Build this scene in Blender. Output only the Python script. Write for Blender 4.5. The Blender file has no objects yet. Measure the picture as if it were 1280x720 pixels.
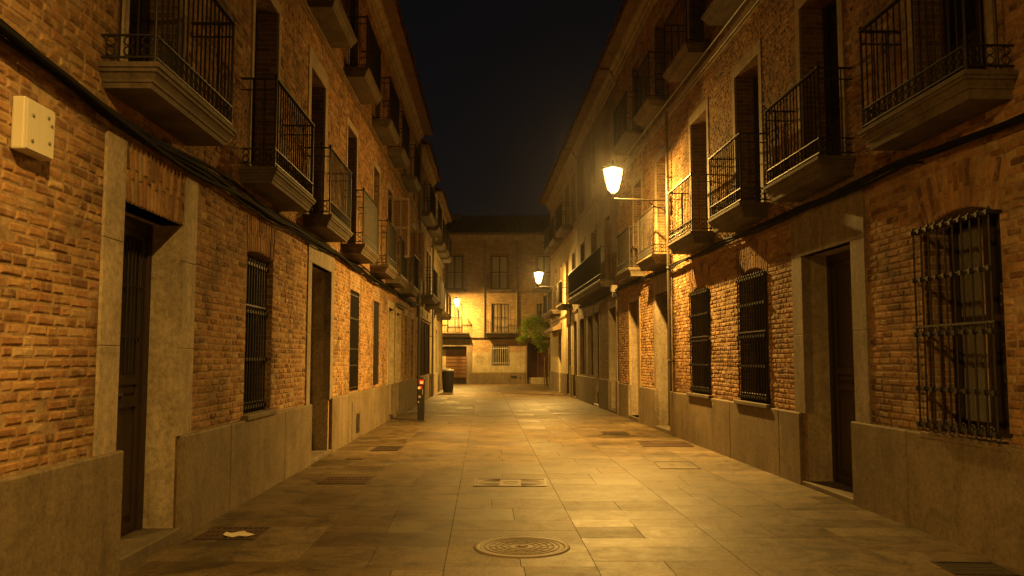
import bpy, math, random
from mathutils import Vector, noise as mnoise
PI = math.pi
R_ = math.radians
random.seed(7)
scene = bpy.context.scene
col = scene.collection

# ------------------------------------------------------------------ materials
def newmat(name):
    m = bpy.data.materials.new(name); m.use_nodes = True
    nt = m.node_tree; nt.nodes.clear()
    return m, nt
class NT:
    def __init__(s, nt): s.nt = nt
    def n(s, typ, **kw):
        nd = s.nt.nodes.new(typ)
        for k, v in kw.items():
            if k.startswith('i_'):
                key = k[2:].replace('_', ' ')
                nd.inputs[key].default_value = v
            else: setattr(nd, k, v)
        return nd
    def l(s, a, b): s.nt.links.new(a, b)
    def noise(s, vec, scale, detail=4, rough=.6, dist=0.):
        nd = s.n('ShaderNodeTexNoise'); nd.inputs['Scale'].default_value = scale
        nd.inputs['Detail'].default_value = detail; nd.inputs['Roughness'].default_value = rough
        nd.inputs['Distortion'].default_value = dist
        s.l(vec, nd.inputs['Vector']); return nd.outputs['Fac']
    def ramp(s, fac, stops, interp='LINEAR'):
        nd = s.n('ShaderNodeValToRGB'); cr = nd.color_ramp; cr.interpolation = interp
        while len(cr.elements) > 1: cr.elements.remove(cr.elements[-1])
        for i, (p, c) in enumerate(stops):
            e = cr.elements[0] if i == 0 else cr.elements.new(p)
            e.position = p
            if isinstance(c, (int, float)): c = (c, c, c)
            e.color = (c[0], c[1], c[2], 1)
        s.l(fac, nd.inputs['Fac']); return nd.outputs['Color']
    def mix(s, fac, a, b, mode='MIX'):
        nd = s.n('ShaderNodeMix'); nd.data_type = 'RGBA'; nd.blend_type = mode
        if isinstance(fac, float): nd.inputs[0].default_value = fac
        else: s.l(fac, nd.inputs[0])
        for i, v in ((6, a), (7, b)):
            if isinstance(v, tuple): nd.inputs[i].default_value = (*v, 1)
            else: s.l(v, nd.inputs[i])
        return nd.outputs[2]
    def mul(s, a, b): return s.mix(1., a, b, 'MULTIPLY')
    def math(s, op, a, b=None, c=None):
        nd = s.n('ShaderNodeMath', operation=op)
        for i, v in enumerate((a, b, c)):
            if v is None: continue
            if isinstance(v, (int, float)): nd.inputs[i].default_value = v
            else: s.l(v, nd.inputs[i])
        return nd.outputs[0]
    def mapping(s, vec, scale=(1, 1, 1), loc=(0, 0, 0)):
        nd = s.n('ShaderNodeMapping'); nd.inputs['Scale'].default_value = scale; nd.inputs['Location'].default_value = loc
        s.l(vec, nd.inputs['Vector']); return nd.outputs[0]
    def bump(s, h, strength, dist=.01, prev=None):
        nd = s.n('ShaderNodeBump'); nd.inputs['Strength'].default_value = strength; nd.inputs['Distance'].default_value = dist
        s.l(h, nd.inputs['Height'])
        if prev is not None: s.l(prev, nd.inputs['Normal'])
        return nd.outputs[0]
    def out(s, color, rough, normal=None, metallic=0., spec=.5):
        b = s.n('ShaderNodeBsdfPrincipled')
        if isinstance(color, tuple): b.inputs['Base Color'].default_value = (*color, 1)
        else: s.l(color, b.inputs['Base Color'])
        if isinstance(rough, (int, float)): b.inputs['Roughness'].default_value = rough
        else: s.l(rough, b.inputs['Roughness'])
        b.inputs['Metallic'].default_value = metallic
        b.inputs['Specular IOR Level'].default_value = spec
        if normal is not None: s.l(normal, b.inputs['Normal'])
        o = s.n('ShaderNodeOutputMaterial'); s.l(b.outputs[0], o.inputs['Surface']); return b
    def obj(s): return s.n('ShaderNodeTexCoord').outputs['Object']

M = {}
def mat_simple(name, c, rough=.6, var=.25, scale=6., bump=.15, bscale=40., metallic=0., spec=.4, streak=0.):
    m, nt = newmat(name); t = NT(nt); v = t.obj()
    f = t.noise(v, scale, 5, .65)
    cc = t.mix(f, tuple(x*(1-var) for x in c), tuple(min(1, x*(1+var)) for x in c))
    if streak:
        sv = t.mapping(v, (5, 5, .35)); sf = t.noise(sv, 1.6, 5, .7)
        cc = t.mul(cc, t.ramp(sf, [(.3, 1-streak), (.62, 1.)]))
    g = t.noise(v, bscale, 4, .7)
    t.out(cc, t.math('MULTIPLY_ADD', f, .2, rough-.1), t.bump(g, bump, .006), metallic, spec)
    M[name] = m
def mat_stone(name, c, c2, grain=130., big=1.3, stain=.45, joints=None):
    m, nt = newmat(name); t = NT(nt); v = t.obj()
    big_f = t.noise(v, big, 6, .65, .4)
    cc = t.mix(t.ramp(big_f, [(.35, 0.), (.68, 1.)]), c, c2)
    sv = t.mapping(v, (3.2, 3.2, .45)); sf = t.noise(sv, 1.5, 6, .7)
    cc = t.mul(cc, t.ramp(sf, [(.28, 1-stain), (.6, 1.)]))
    g = t.noise(v, grain, 3, .75); g2 = t.noise(v, grain*.3, 3, .6)
    cc = t.mul(cc, t.ramp(g, [(.3, .66), (.52, 1.), (.72, 1.12)])); cc = t.mul(cc, t.ramp(g2, [(.3, .7), (.55, 1.), (.75, 1.1)]))
    bl = t.noise(v, 2.6, 7, .72, .9); cc = t.mul(cc, t.ramp(bl, [(.34, .74), (.52, 1.), (.7, 1.08)]))
    nb = t.bump(g, .5, .004, t.bump(g2, .35, .006))
    t.out(cc, .75, nb, 0, .3); M[name] = m
mat_stone('plinth_stone', (.265, .20, .12), (.185, .138, .08), 70., .9, .3)
mat_stone('frame_stone', (.56, .45, .295), (.42, .33, .205), 70., 1.6, .35)
mat_stone('slab_stone', (.20, .155, .098), (.125, .096, .06), 90., 2.2, .3)
mat_stone('plaster_ochre', (.50, .36, .19), (.42, .27, .12), 70., 1.2, .3)
mat_stone('plaster_grey', (.37, .30, .21), (.25, .195, .13), 70., 1.0, .4)
mat_stone('plaster_brown', (.31, .19, .095), (.21, .13, .062), 60., .9, .4)
mat_stone('plaster_yellow', (.62, .52, .31), (.50, .40, .22), 60., .9, .25)
mat_stone('plaster_cream', (.58, .50, .33), (.46, .38, .23), 60., .8, .3)
mat_simple('iron', (.045, .039, .032), .5, .4, 30, .2, 120, .6)
mat_simple('wood_dark', (.045, .026, .015), .5, .35, 4, .2, 30, 0, .4, .5)
mat_simple('wood_brown', (.24, .125, .055), .55, .3, 5, .2, 30, 0, .4, .35)
mat_simple('wood_red', (.075, .028, .018), .55, .25, 5, .1, 30, 0, .4, .3)
mat_simple('wood_pale', (.36, .29, .19), .6, .2, 5, .1, 30, 0, .3, .3)
mat_simple('shutter_wood', (.30, .23, .15), .6, .25, 5, .15, 30, 0, .3, .3)
mat_simple('door_cream', (.36, .30, .18), .6, .2, 3, .1, 30, 0, .3, .3)
mat_simple('glass_dark', (.012, .011, .010), .12, .2, 3, 0., 10, 0, .5)
mat_simple('curtain', (.40, .35, .27), .8, .15, 9, .2, 30)
mat_simple('cable', (.010, .009, .008), .85, .3, 9, .05, 60, 0, .12)
mat_simple('cable_pale', (.30, .26, .20), .5, .2, 9, .05, 60, 0, .5)
mat_simple('zinc', (.20, .175, .13), .45, .3, 8, .1, 50, .3)
mat_simple('pipe_pale', (.55, .50, .40), .5, .2, 6, .1, 40)
mat_simple('box_cream', (.66, .60, .43), .55, .10, 5, .08, 60, 0, .4, .12)
mat_simple('cast_iron', (.075, .055, .038), .42, .4, 14, .3, 90, .55)
mat_simple('worn_iron', (.19, .145, .092), .6, .3, 12, .4, 90, 0.)
mat_simple('rust_iron', (.09, .040, .024), .6, .5, 9, .4, 90, .2)
mat_simple('bin_black', (.020, .018, .017), .4, .2, 9, .1, 60)
mat_simple('bin_lid', (.34, .30, .25), .4, .15, 9, .1, 60)
mat_simple('sticker_red', (.62, .03, .025), .4, .1, 9, 0., 60)
mat_simple('sticker_white', (.82, .76, .62), .4, .08, 9, 0., 60)
mat_simple('paper', (.66, .58, .42), .7, .06, 20, .2, 60)
mat_simple('paint_mark', (.16, .12, .06), .8, .2, 20, 0., 60)
mat_simple('bark', (.09, .065, .04), .85, .35, 20, .5, 60)
mat_simple('stake', (.20, .15, .09), .8, .25, 14, .3, 60)
mat_simple('soil', (.055, .04, .025), .95, .4, 14, .6, 60)
mat_simple('ground_base', (.15, .115, .075), .9, .35, 3, .3, 30)
mat_simple('awning', (.15, .10, .06), .8, .2, 5, .1, 30)

def mat_roof():
    m, nt = newmat('roof_tile'); t = NT(nt); v = t.obj()
    f = t.noise(v, 5, 5, .7)
    cc = t.ramp(f, [(.3, (.10, .055, .032)), (.5, (.19, .095, .052)), (.72, (.28, .17, .10))])
    t.out(cc, .85, t.bump(t.noise(v, 40, 4), .4, .01), 0, .2); M['roof_tile'] = m
mat_roof()
def mat_brick():
    m, nt = newmat('brick'); t = NT(nt); v = t.obj()
    geo = t.n('ShaderNodeNewGeometry'); rnd = geo.outputs['Random Per Island']
    base = t.ramp(rnd, [(0., (.14, .075, .036)), (.14, (.24, .122, .052)), (.32, (.34, .172, .072)), (.52, (.40, .22, .092)),
                        (.72, (.45, .265, .115)), (.86, (.27, .15, .068)), (1., (.54, .38, .19))])
    f = t.noise(v, 22, 6, .7, .3)
    cc = t.mul(base, t.ramp(f, [(.25, .55), (.5, 1.), (.75, 1.25)]))
    lime = t.noise(v, 7, 6, .72, .6)
    cc = t.mix(t.ramp(lime, [(.50, 0.), (.64, .75)]), cc, (.44, .30, .155))
    soot = t.noise(v, .9, 7, .68, .6)
    cc = t.mul(cc, t.ramp(soot, [(.36, .52), (.5, .95), (.62, 1.08)]))
    nb = t.bump(t.noise(v, 60, 6, .75), .75, .006, t.bump(t.noise(v, 18, 4, .6), .6, .012))
    t.out(cc, .85, nb, 0, .2); M['brick'] = m
mat_brick()
def mat_mortar():
    m, nt = newmat('mortar'); t = NT(nt); v = t.obj()
    f = t.noise(v, 9, 6, .7)
    cc = t.ramp(f, [(.36, (.24, .15, .075)), (.62, (.46, .33, .19))])
    soot = t.noise(v, .9, 7, .68, .6)
    cc = t.mul(cc, t.ramp(soot, [(.36, .52), (.5, .95), (.62, 1.08)]))
    t.out(cc, .9, t.bump(t.noise(v, 70, 5, .7), .8, .006), 0, .2); M['mortar'] = m
mat_mortar()
def mat_brickproc(name, tone=1., yl=1.):
    m, nt = newmat(name); t = NT(nt); v = t.obj()
    sep = t.n('ShaderNodeSeparateXYZ'); t.l(v, sep.inputs[0])
    cmb = t.n('ShaderNodeCombineXYZ')
    t.l(t.math('ADD', sep.outputs[0], sep.outputs[1]), cmb.inputs[0]); t.l(sep.outputs[2], cmb.inputs[1])
    nz = t.n('ShaderNodeTexNoise'); nz.inputs['Scale'].default_value = 5.; nz.inputs['Detail'].default_value = 3; t.l(v, nz.inputs['Vector'])
    va = t.n('ShaderNodeVectorMath', operation='MULTIPLY_ADD'); t.l(nz.outputs['Color'], va.inputs[0]); va.inputs[1].default_value = (.035, .025, 0)
    t.l(cmb.outputs[0], va.inputs[2])
    b = t.n('ShaderNodeTexBrick'); t.l(va.outputs[0], b.inputs['Vector'])
    b.inputs['Scale'].default_value = 1; b.inputs['Brick Width'].default_value = .24; b.inputs['Row Height'].default_value = .064
    b.inputs['Mortar Size'].default_value = .008; b.inputs['Mortar Smooth'].default_value = .3; b.inputs['Bias'].default_value = -.1
    b.inputs['Color1'].default_value = (.20*tone, .10*tone*yl, .045*tone*yl, 1); b.inputs['Color2'].default_value = (.34*tone, .20*tone*yl, .095*tone*yl, 1)
    b.inputs['Mortar'].default_value = (.38*tone, .30*tone, .19*tone, 1)
    f = t.noise(v, 8, 6, .7); g = t.noise(v, .8, 5, .65)
    cc = t.mul(t.mul(b.outputs['Color'], t.ramp(f, [(.25, .6), (.7, 1.2)])), t.ramp(g, [(.3, .65), (.65, 1.1)]))
    h = t.math('SUBTRACT', t.noise(v, 30, 4), t.math('MULTIPLY', b.outputs['Fac'], .8))
    t.out(cc, .85, t.bump(h, .7, .012), 0, .2); M[name] = m
mat_brickproc('brick_proc'); mat_brickproc('brick_old', 1.5, 1.12)
def mat_paving():
    m, nt = newmat('paving_stone'); t = NT(nt); v = t.obj()
    geo = t.n('ShaderNodeNewGeometry'); rnd = geo.outputs['Random Per Island']
    base = t.ramp(rnd, [(0., (.068, .044, .019)), (.08, (.104, .069, .031)), (.4, (.130, .088, .041)), (.75, (.148, .103, .050)), (1., (.178, .127, .066))])
    big = t.noise(v, .7, 5, .6); mid = t.noise(v, 5, 6, .7, .5); fine = t.noise(v, 120, 3, .8)
    cc = t.mul(base, t.ramp(big, [(.3, .72), (.65, 1.08)]))
    cc = t.mul(cc, t.ramp(mid, [(.34, .5), (.47, .95), (.64, 1.15)]))
    st = t.noise(v, 1.9, 7, .75, .8); cc = t.mul(cc, t.ramp(st, [(.40, .52), (.50, 1.), (.62, 1.12)]))
    cc = t.mul(cc, t.ramp(fine, [(.3, .7), (.6, 1.05)]))
    gr = t.noise(v, 34, 5, .72); cc = t.mul(cc, t.ramp(gr, [(.38, .5), (.48, .98), (.58, 1.08), (.68, 1.4)]))
    sp = t.noise(v, 13, 3, .5)
    cc = t.mix(t.ramp(sp, [(.66, 0.), (.70, .75)]), cc, (.06, .045, .03))
    rr = t.math('MULTIPLY_ADD', mid, .30, t.math('MULTIPLY_ADD', rnd, .16, .31))
    wob = t.noise(v, 2.2, 3, .5)
    nb = t.bump(gr, .45, .006, t.bump(mid, .4, .010, t.bump(wob, .3, .03)))
    t.out(cc, rr, nb, 0, .26); M['paving_stone'] = m
mat_paving()
def mat_leaf():
    m, nt = newmat('leaf'); t = NT(nt)
    geo = t.n('ShaderNodeNewGeometry')
    cc = t.ramp(geo.outputs['Random Per Island'], [(0., (.13, .22, .02)), (.5, (.27, .39, .04)), (1., (.40, .50, .07))])
    d = t.n('ShaderNodeBsdfDiffuse'); t.l(cc, d.inputs[0]); tr = t.n('ShaderNodeBsdfTranslucent'); t.l(cc, tr.inputs[0])
    ms = t.n('ShaderNodeMixShader'); ms.inputs[0].default_value = .35; t.l(d.outputs[0], ms.inputs[1]); t.l(tr.outputs[0], ms.inputs[2])
    o = t.n('ShaderNodeOutputMaterial'); t.l(ms.outputs[0], o.inputs[0]); M['leaf'] = m
mat_leaf()
def mat_lampglass():
  for nm, tint in (('lamp_glass', 1.), ('lamp_glass_dimmed', .6)):  # second glass is tinted only to dim light on the adjoining wall
    m, nt = newmat(nm); t = NT(nt)
    e = t.n('ShaderNodeEmission'); e.inputs[0].default_value = (1, .74, .34, 1); e.inputs[1].default_value = 16
    tr = t.n('ShaderNodeBsdfTransparent'); tr.inputs[0].default_value = (tint, tint, tint, 1); ms = t.n('ShaderNodeMixShader'); ms.inputs[0].default_value = .3
    t.l(tr.outputs[0], ms.inputs[1]); t.l(e.outputs[0], ms.inputs[2])
    o = t.n('ShaderNodeOutputMaterial'); t.l(ms.outputs[0], o.inputs[0]); M[nm] = m
  if True:
    m, nt = newmat('window_glass'); t = NT(nt)
    g = t.n('ShaderNodeBsdfGlossy'); g.inputs['Roughness'].default_value = .05
    tr = t.n('ShaderNodeBsdfTransparent'); tr.inputs[0].default_value = (.8, .8, .8, 1)
    ms = t.n('ShaderNodeMixShader'); ms.inputs[0].default_value = .1; t.l(tr.outputs[0], ms.inputs[1]); t.l(g.outputs[0], ms.inputs[2])
    o = t.n('ShaderNodeOutputMaterial'); t.l(ms.outputs[0], o.inputs[0]); M['window_glass'] = m
mat_lampglass()

# ------------------------------------------------------------------ mesh helpers
class MB:
    """collects faces in (along, out, up) coordinates"""
    def __init__(s): s.v = []; s.f = []; s.m = []; s.sm = []
    def add(s, vs, fs, m=0, smooth=False):
        o = len(s.v); s.v += vs
        for f in fs: s.f.append([i+o for i in f]); s.m.append(m); s.sm.append(smooth)
    def quad(s, a, b, c, d, m=0): s.add([a, b, c, d], [(0, 1, 2, 3)], m)
    def box(s, a0, a1, n0, n1, z0, z1, m=0):
        s.add([(a0, n0, z0), (a1, n0, z0), (a1, n1, z0), (a0, n1, z0), (a0, n0, z1), (a1, n0, z1), (a1, n1, z1), (a0, n1, z1)],
              [(0, 3, 2, 1), (4, 5, 6, 7), (0, 1, 5, 4), (1, 2, 6, 5), (2, 3, 7, 6), (3, 0, 4, 7)], m)
    def loft(s, rings, m=0, cap=True, smooth=False, closed=True):
        k = len(rings[0]); vs = [p for r in rings for p in r]; fs = []
        for i in range(len(rings)-1):
            for j in range(k if closed else k-1):
                a = i*k+j; b = i*k+(j+1) % k; fs.append((a, b, b+k, a+k))
        s.add(vs, fs, m, smooth)
        if cap:
            s.add(list(rings[0]), [tuple(range(k))[::-1]], m); s.add(list(rings[-1]), [tuple(range(k))], m)
    def tube(s, pts, r, seg=6, m=0, cap=True):
        P = [Vector(p) for p in pts]; rings = []; prev = None
        for i, p in enumerate(P):
            d = (P[min(i+1, len(P)-1)]-P[max(i-1, 0)]).normalized()
            u = d.cross(Vector((0, 0, 1)) if prev is None and abs(d.z) < .95 else (Vector((1, 0, 0)) if prev is None else prev.cross(d)))
            if prev is not None: u = (prev - d*prev.dot(d))
            u.normalize(); prev = u; w = d.cross(u)
            rr = r[i] if isinstance(r, (list, tuple)) else r
            rings.append([tuple(p+u*math.cos(2*PI*j/seg)*rr+w*math.sin(2*PI*j/seg)*rr) for j in range(seg)])
        s.loft(rings, m, cap, seg > 5)
    def lathe(s, prof, c=(0, 0, 0), seg=16, m=0, smooth=True, rot=0.):
        rings = [[(c[0]+r*math.cos(2*PI*j/seg+rot), c[1]+r*math.sin(2*PI*j/seg+rot), c[2]+z) for j in range(seg)] for r, z in prof]
        s.loft(rings, m, True, smooth)
    def ring(s, c, R, r, axis='n', seg=10, m=0, tilt=0):
        pts = []
        for j in range(seg+1):
            a = 2*PI*j/seg
            if axis == 'n': pts.append((c[0]+R*math.cos(a), c[1], c[2]+R*math.sin(a)))
            elif axis == 's': pts.append((c[0], c[1]+R*math.cos(a), c[2]+R*math.sin(a)))
            else: pts.append((c[0]+R*math.cos(a), c[1]+R*math.sin(a), c[2]))
        s.tube(pts, r, 4, m, False)
    def build(s, name, mats, parent=None, sgn=1, bevel=0., loc=None, recalc=True):
        me = bpy.data.meshes.new(name)
        me.from_pydata([(a, sgn*n, z) for a, n, z in s.v], [], s.f)
        if isinstance(mats, str): mats = [mats]
        for q in mats: me.materials.append(M[q])
        me.polygons.foreach_set('material_index', s.m); me.polygons.foreach_set('use_smooth', s.sm)
        if recalc:
            import bmesh
            bm = bmesh.new(); bm.from_mesh(me); bmesh.ops.recalc_face_normals(bm, faces=bm.faces[:]); bm.to_mesh(me); bm.free()
        elif sgn < 0: me.flip_normals()
        me.update()
        o = bpy.data.objects.new(name, me); col.objects.link(o)
        if parent is not None: o.parent = parent
        if loc: o.location = loc
        if bevel:
            b = o.modifiers.new('bevel', 'BEVEL'); b.width = bevel; b.segments = 2; b.limit_method = 'ANGLE'; b.angle_limit = R_(40)
        return o
def tag(o, label=None, cat=None, group=None, kind=None):
    if label: o['label'] = label
    if cat: o['category'] = cat
    if group: o['group'] = group
    if kind: o['kind'] = kind
    return o
def empty(name, loc=(0, 0, 0), rz=0.):
    o = bpy.data.objects.new(name, None); col.objects.link(o); o.location = loc; o.rotation_euler = (0, 0, rz); o.empty_display_size = .3
    return o
def copy_tree(o, parent=None):
    c = o.copy(); col.objects.link(c)
    if parent is not None: c.parent = parent
    for ch in [x for x in list(o.children)]: copy_tree(ch, c)
    return c
rnd = random.uniform

# ------------------------------------------------------------------ facade pieces
class House:
    def __init__(s, name, label, loc, ang, sgn):
        s.root = tag(empty(name, loc, ang), label, 'house'); s.sgn = sgn
        s.holes = []      # rects cut through the wall sheet
        s.clear = []      # functions z -> (s0, s1) where no brick is laid
    def B(s, mb, name, mats, parent=None, bevel=0.): return mb.build(name, mats, parent or s.root, s.sgn, bevel)
    def hole(s, a0, a1, z0, z1, rec=.3, jamb=2):
        s.holes.append((a0, a1, z0, z1, rec, jamb)); s.keep(a0, a1, z0, z1)
    def keep(s, a0, a1, z0, z1): s.clear.append(lambda z, a0=a0, a1=a1, z0=z0, z1=z1: (a0, a1) if z0 < z < z1 else None)
    def fan(s, c, w, zin, h, rise=.12, parent=None, reach=1.5):
        """brick arch over an opening: flat when rise == 0"""
        mb = MB(); half = w/2
        if rise > 0:
            Rr = (half*half+rise*rise)/(2*rise); zc = zin-Rr
        else: Rr = None; zc = zin-reach
        th = math.atan2(half, (zin-rise if rise > 0 else zin)-zc)
        def pt(a, k, n):
            if Rr: r = Rr+k*h; return (c+r*math.sin(a), n, zc+r*math.cos(a))
            z = zin+k*h; return (c+(z-zc)*math.tan(a), n, z)
        N = max(8, int(2*th*(Rr or reach)/.068)); K = 6
        for i in range(N):         # backing of mortar and brick
            a0 = -th+2*th*i/N; a1 = -th+2*th*(i+1)/N
            mb.add([pt(a0, 0, -.2), pt(a1, 0, -.2), pt(a1, 1, -.2), pt(a0, 1, -.2), pt(a0, 0, -.004), pt(a1, 0, -.004), pt(a1, 1, -.004), pt(a0, 1, -.004)],
                   [(0, 1, 5, 4), (4, 5, 6, 7), (1, 2, 6, 5), (2, 3, 7, 6), (3, 0, 4, 7)], 1)
            g = .15; b0 = a0+(a1-a0)*g; b1 = a1-(a1-a0)*g
            cuts = [0, 1] if h < .3 else ([0, rnd(.52, .6), 1] if i % 2 else [0, rnd(.38, .46), 1])
            for q in range(len(cuts)-1):
                k0 = cuts[q]+.012; k1 = cuts[q+1]-.012; f = rnd(.004, .011)
                d = (b1-b0)*.12
                mb.add([pt(b0, k0, -.008), pt(b1, k0, -.008), pt(b1, k1, -.008), pt(b0, k1, -.008),
                        pt(b0+d, k0+.01, f), pt(b1-d, k0+.01, f), pt(b1-d, k1-.01, f), pt(b0+d, k1-.01, f)],
                       [(4, 5, 6, 7), (0, 1, 5, 4), (1, 2, 6, 5), (2, 3, 7, 6), (3, 0, 4, 7)], 0)
        def clr(z):
            lo = zin-rise*1.0; hi = zin+h*math.cos(th) if Rr else zin+h
            if z < lo or z > (zin+h): return None
            x = abs(z-zc)*math.tan(th)+.01
            if Rr:
                ro = Rr+h
                x = min(x, math.sqrt(max(ro*ro-(z-zc)**2, 0)))
                if x <= 0: return None
            return (c-x, c+x)
        s.clear.append(clr)
        return s.B(mb, 'arch', ['brick', 'mortar'], parent)
    def jambs(s, mb):
        for a0, a1, z0, z1, r, m in s.holes:
            e = -.006
            mb.quad((a0, e, z0), (a0, -r, z0), (a0, -r, z1), (a0, e, z1), m); mb.quad((a1, e, z0), (a1, -r, z0), (a1, -r, z1), (a1, e, z1), m)
            mb.quad((a0, e, z1), (a1, e, z1), (a1, -r, z1), (a0, -r, z1), m); mb.quad((a0, e, z0), (a1, e, z0), (a1, -r, z0), (a0, -r, z0), m)
    def sheet(s, mb, a0, a1, z0, z1, m, n=-.0045):
        zs = sorted({z0, z1} | {z for h in s.holes for z in h[2:4] if z0 < z < z1})
        for zb, zt in zip(zs, zs[1:]):
            zm = (zb+zt)/2; iv = sorted((h[0], h[1]) for h in s.holes if h[2] < zm < h[3]); x = a0
            for p, q in iv+[(a1, a1)]:
                if p > x: mb.quad((x, n, zb), (min(p, a1), n, zb), (min(p, a1), n, zt), (x, n, zt), m)
                x = max(x, q)
    def body(s, mb, a0, a1, z1, depth, m, back=.5):
        mb.quad((a0, -.006, 0), (a0, -depth, 0), (a0, -depth, z1), (a0, -.006, z1), m); mb.quad((a1, -.006, 0), (a1, -depth, 0), (a1, -depth, z1), (a1, -.006, z1), m)
        mb.quad((a0, -depth, 0), (a1, -depth, 0), (a1, -depth, z1), (a0, -depth, z1), m)
        mb.quad((a0, -back, 0), (a1, -back, 0), (a1, -back, z1), (a0, -back, z1), m)
    def bricks(s, mb, a0, a1, z0, z1, near):
        z = z0; row = 0; V = mb.v; F = mb.f; Mi = mb.m; S = mb.sm
        while z < z1-.03:
            ch = .066; zm = z+ch/2
            iv = sorted(x for x in (c(zm) for c in s.clear) if x)
            x = a0; spans = []
            for p, q in iv+[(a1, a1)]:
                if p > x+.03: spans.append((x, p))
                x = max(x, q)
            for p, q in spans:
                x = p-(rnd(0, .2) if p == a0 else 0)
                while x < q-.02:
                    L = random.choice((.245, .235, .24, .22, .125, .12, .19, .15, .13)) + rnd(-.02, .02)
                    if q-(x+L) < .06: L = q-x
                    xa = max(x, p)+.007; xb = min(x+L, q)-.008
                    x += L
                    if xb-xa < .03: continue
                    rough = mnoise.noise(Vector((xa*1.1, z*1.1, 3.3)))
                    irr = .006+max(0, rough)*.022
                    if random.random() < .02+max(0, rough)*.10 and xa < near: continue       # lost brick, mortar shows
                    wav = mnoise.noise(Vector((xa*.8, row*.31, 9.)))*.010+rnd(-.003, .003)
                    za = z+.006+wav; zb = z+ch-.006+wav
                    f = rnd(-.001, .006)
                    o = len(V)
                    j = lambda k=irr: rnd(-k, k)
                    if xa < near:
                        ring0 = [(xa, -.012, za), (xb, -.012, za), (xb, -.012, zb), (xa, -.012, zb)]
                        r1 = [(xa+abs(j()), -.003+f*.3, za+abs(j(.004))), (xb-abs(j()), -.003+f*.3, za+abs(j(.004))), (xb-abs(j()), -.003+f*.3, zb-abs(j(.004))), (xa+abs(j()), -.003+f*.3, zb-abs(j(.004)))]
                        c = .006+irr*.5
                        r2 = [(r1[0][0]+c, f+j(.003), r1[0][2]+c), (r1[1][0]-c, f+j(.003), r1[1][2]+c), (r1[2][0]-c, f+j(.003), r1[2][2]-c), (r1[3][0]+c, f+j(.003), r1[3][2]-c)]
                        V += ring0+r1+r2
                        fs = [(8, 9, 10, 11)]+[(a, (a+1) % 4, (a+1) % 4+4, a+4) for a in range(4)]+[(a+4, (a+1) % 4+4, (a+1) % 4+8, a+8) for a in range(4)]
                    else:
                        c = .006
                        V += [(xa, -.01, za), (xb, -.01, za), (xb, -.01, zb), (xa, -.01, zb), (xa+c, f, za+c), (xb-c, f+j(.002), za+c), (xb-c, f, zb-c), (xa+c, f+j(.002), zb-c)]
                        fs = [(4, 5, 6, 7)]+[(a, (a+1) % 4, (a+1) % 4+4, a+4) for a in range(4)]
                    for q_ in fs: F.append([i+o for i in q_]); Mi.append(1); S.append(False)
            z += ch; row += 1
    def wall(s, a0, a1, z1, depth, mats, brick_from=None, near=15., z0=0., zb=.9):
        """mats: sheet, brick, jamb materials (0, 1, 2..)"""
        mb = MB(); s.sheet(mb, a0, a1, z0, z1, 0); s.jambs(mb); s.body(mb, a0, a1, z1, depth, 0)
        if brick_from is not None: s.bricks(mb, brick_from, a1, zb, z1, near)
        return s.build_wall(mb, mats)
    def build_wall(s, mb, mats): return mb.build('wall', mats, s.root, s.sgn, 0., None, False)
    def plinth(s, a0, a1, z1, gaps, n=.05, mat='plinth_stone', cuts=(), tops=None):
        x = a0
        edges = sorted(gaps)+[(a1, a1)]
        for p, q in edges:
            mb = MB()
            pts = [x]+[c for c in cuts if x+.05 < c < p-.05]+[p]
            for b, e in zip(pts, pts[1:]):
                if e-b > .02: mb.box(b, e-.003, -.05, n, -.02, z1+(tops(b) if tops else 0))
            if mb.v: s.B(mb, 'plinth', mat, None, .014)
            x = max(x, q)
    def surround(s, a0, a1, z0, z1, w, wt, parent=None, mat='frame_stone', n=.018, rec=.02, name='surround', parts=1):
        mb = MB()
        def post(b, e):
            zz = [z0+(z1-z0)*k/parts for k in range(parts+1)]
            for u, v in zip(zz, zz[1:]): mb.box(b, e, -rec, n, u, v-.002)
        post(a0-w, a0+.001)
        if not wt: s.keep(a0-w, a0, z0, z1); s.B(mb, 'door_post', mat, parent, .006); mb = MB()
        post(a1-.001, a1+w)
        if not wt: s.keep(a1, a1+w, z0, z1); return s.B(mb, 'door_post', mat, parent, .006)
        if wt: mb.box(a0-w, a1+w, -rec, n, z1, z1+wt)
        s.keep(a0-w, a1+w, z0, z1+wt)
        return s.B(mb, name, mat, parent, .006)
    # --- leaves
    def door_leaf(s, a0, a1, z0, z1, rec, mat='wood_dark', glazed=True, leaves=2, name='door'):
        mb = MB(); n = -rec; w = (a1-a0)/leaves
        mb.box(a0, a1, n-.05, n, z0, z1)
        mb.box(a0, a0+.07, n, n+.05, z0, z1); mb.box(a1-.07, a1, n, n+.05, z0, z1); mb.box(a0+.07, a1-.07, n, n+.05, z1-.09, z1)
        H = z1-z0
        for k in range(leaves):
            b = a0+.07+(a1-a0-.14)/leaves*k; e = a0+.07+(a1-a0-.14)/leaves*(k+1)
            mb.box(b, b+.09, n, n+.025, z0, z1-.09); mb.box(e-.09, e-.004, n, n+.025, z0, z1-.09)
            for zz in (0., .40, .47, .94): mb.box(b+.09, e-.09, n, n+.024, z0+H*zz, z0+H*zz+.09)
            mb.box(b+.13, e-.13, n, n+.015, z0+.15, z0+H*.40-.06)
            mb.box(b+.13, e-.13, n, n+.015, z0+H*.40+.115, z0+H*.47-.02)
        d = s.B(mb, name, mat, None, .004)
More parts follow.
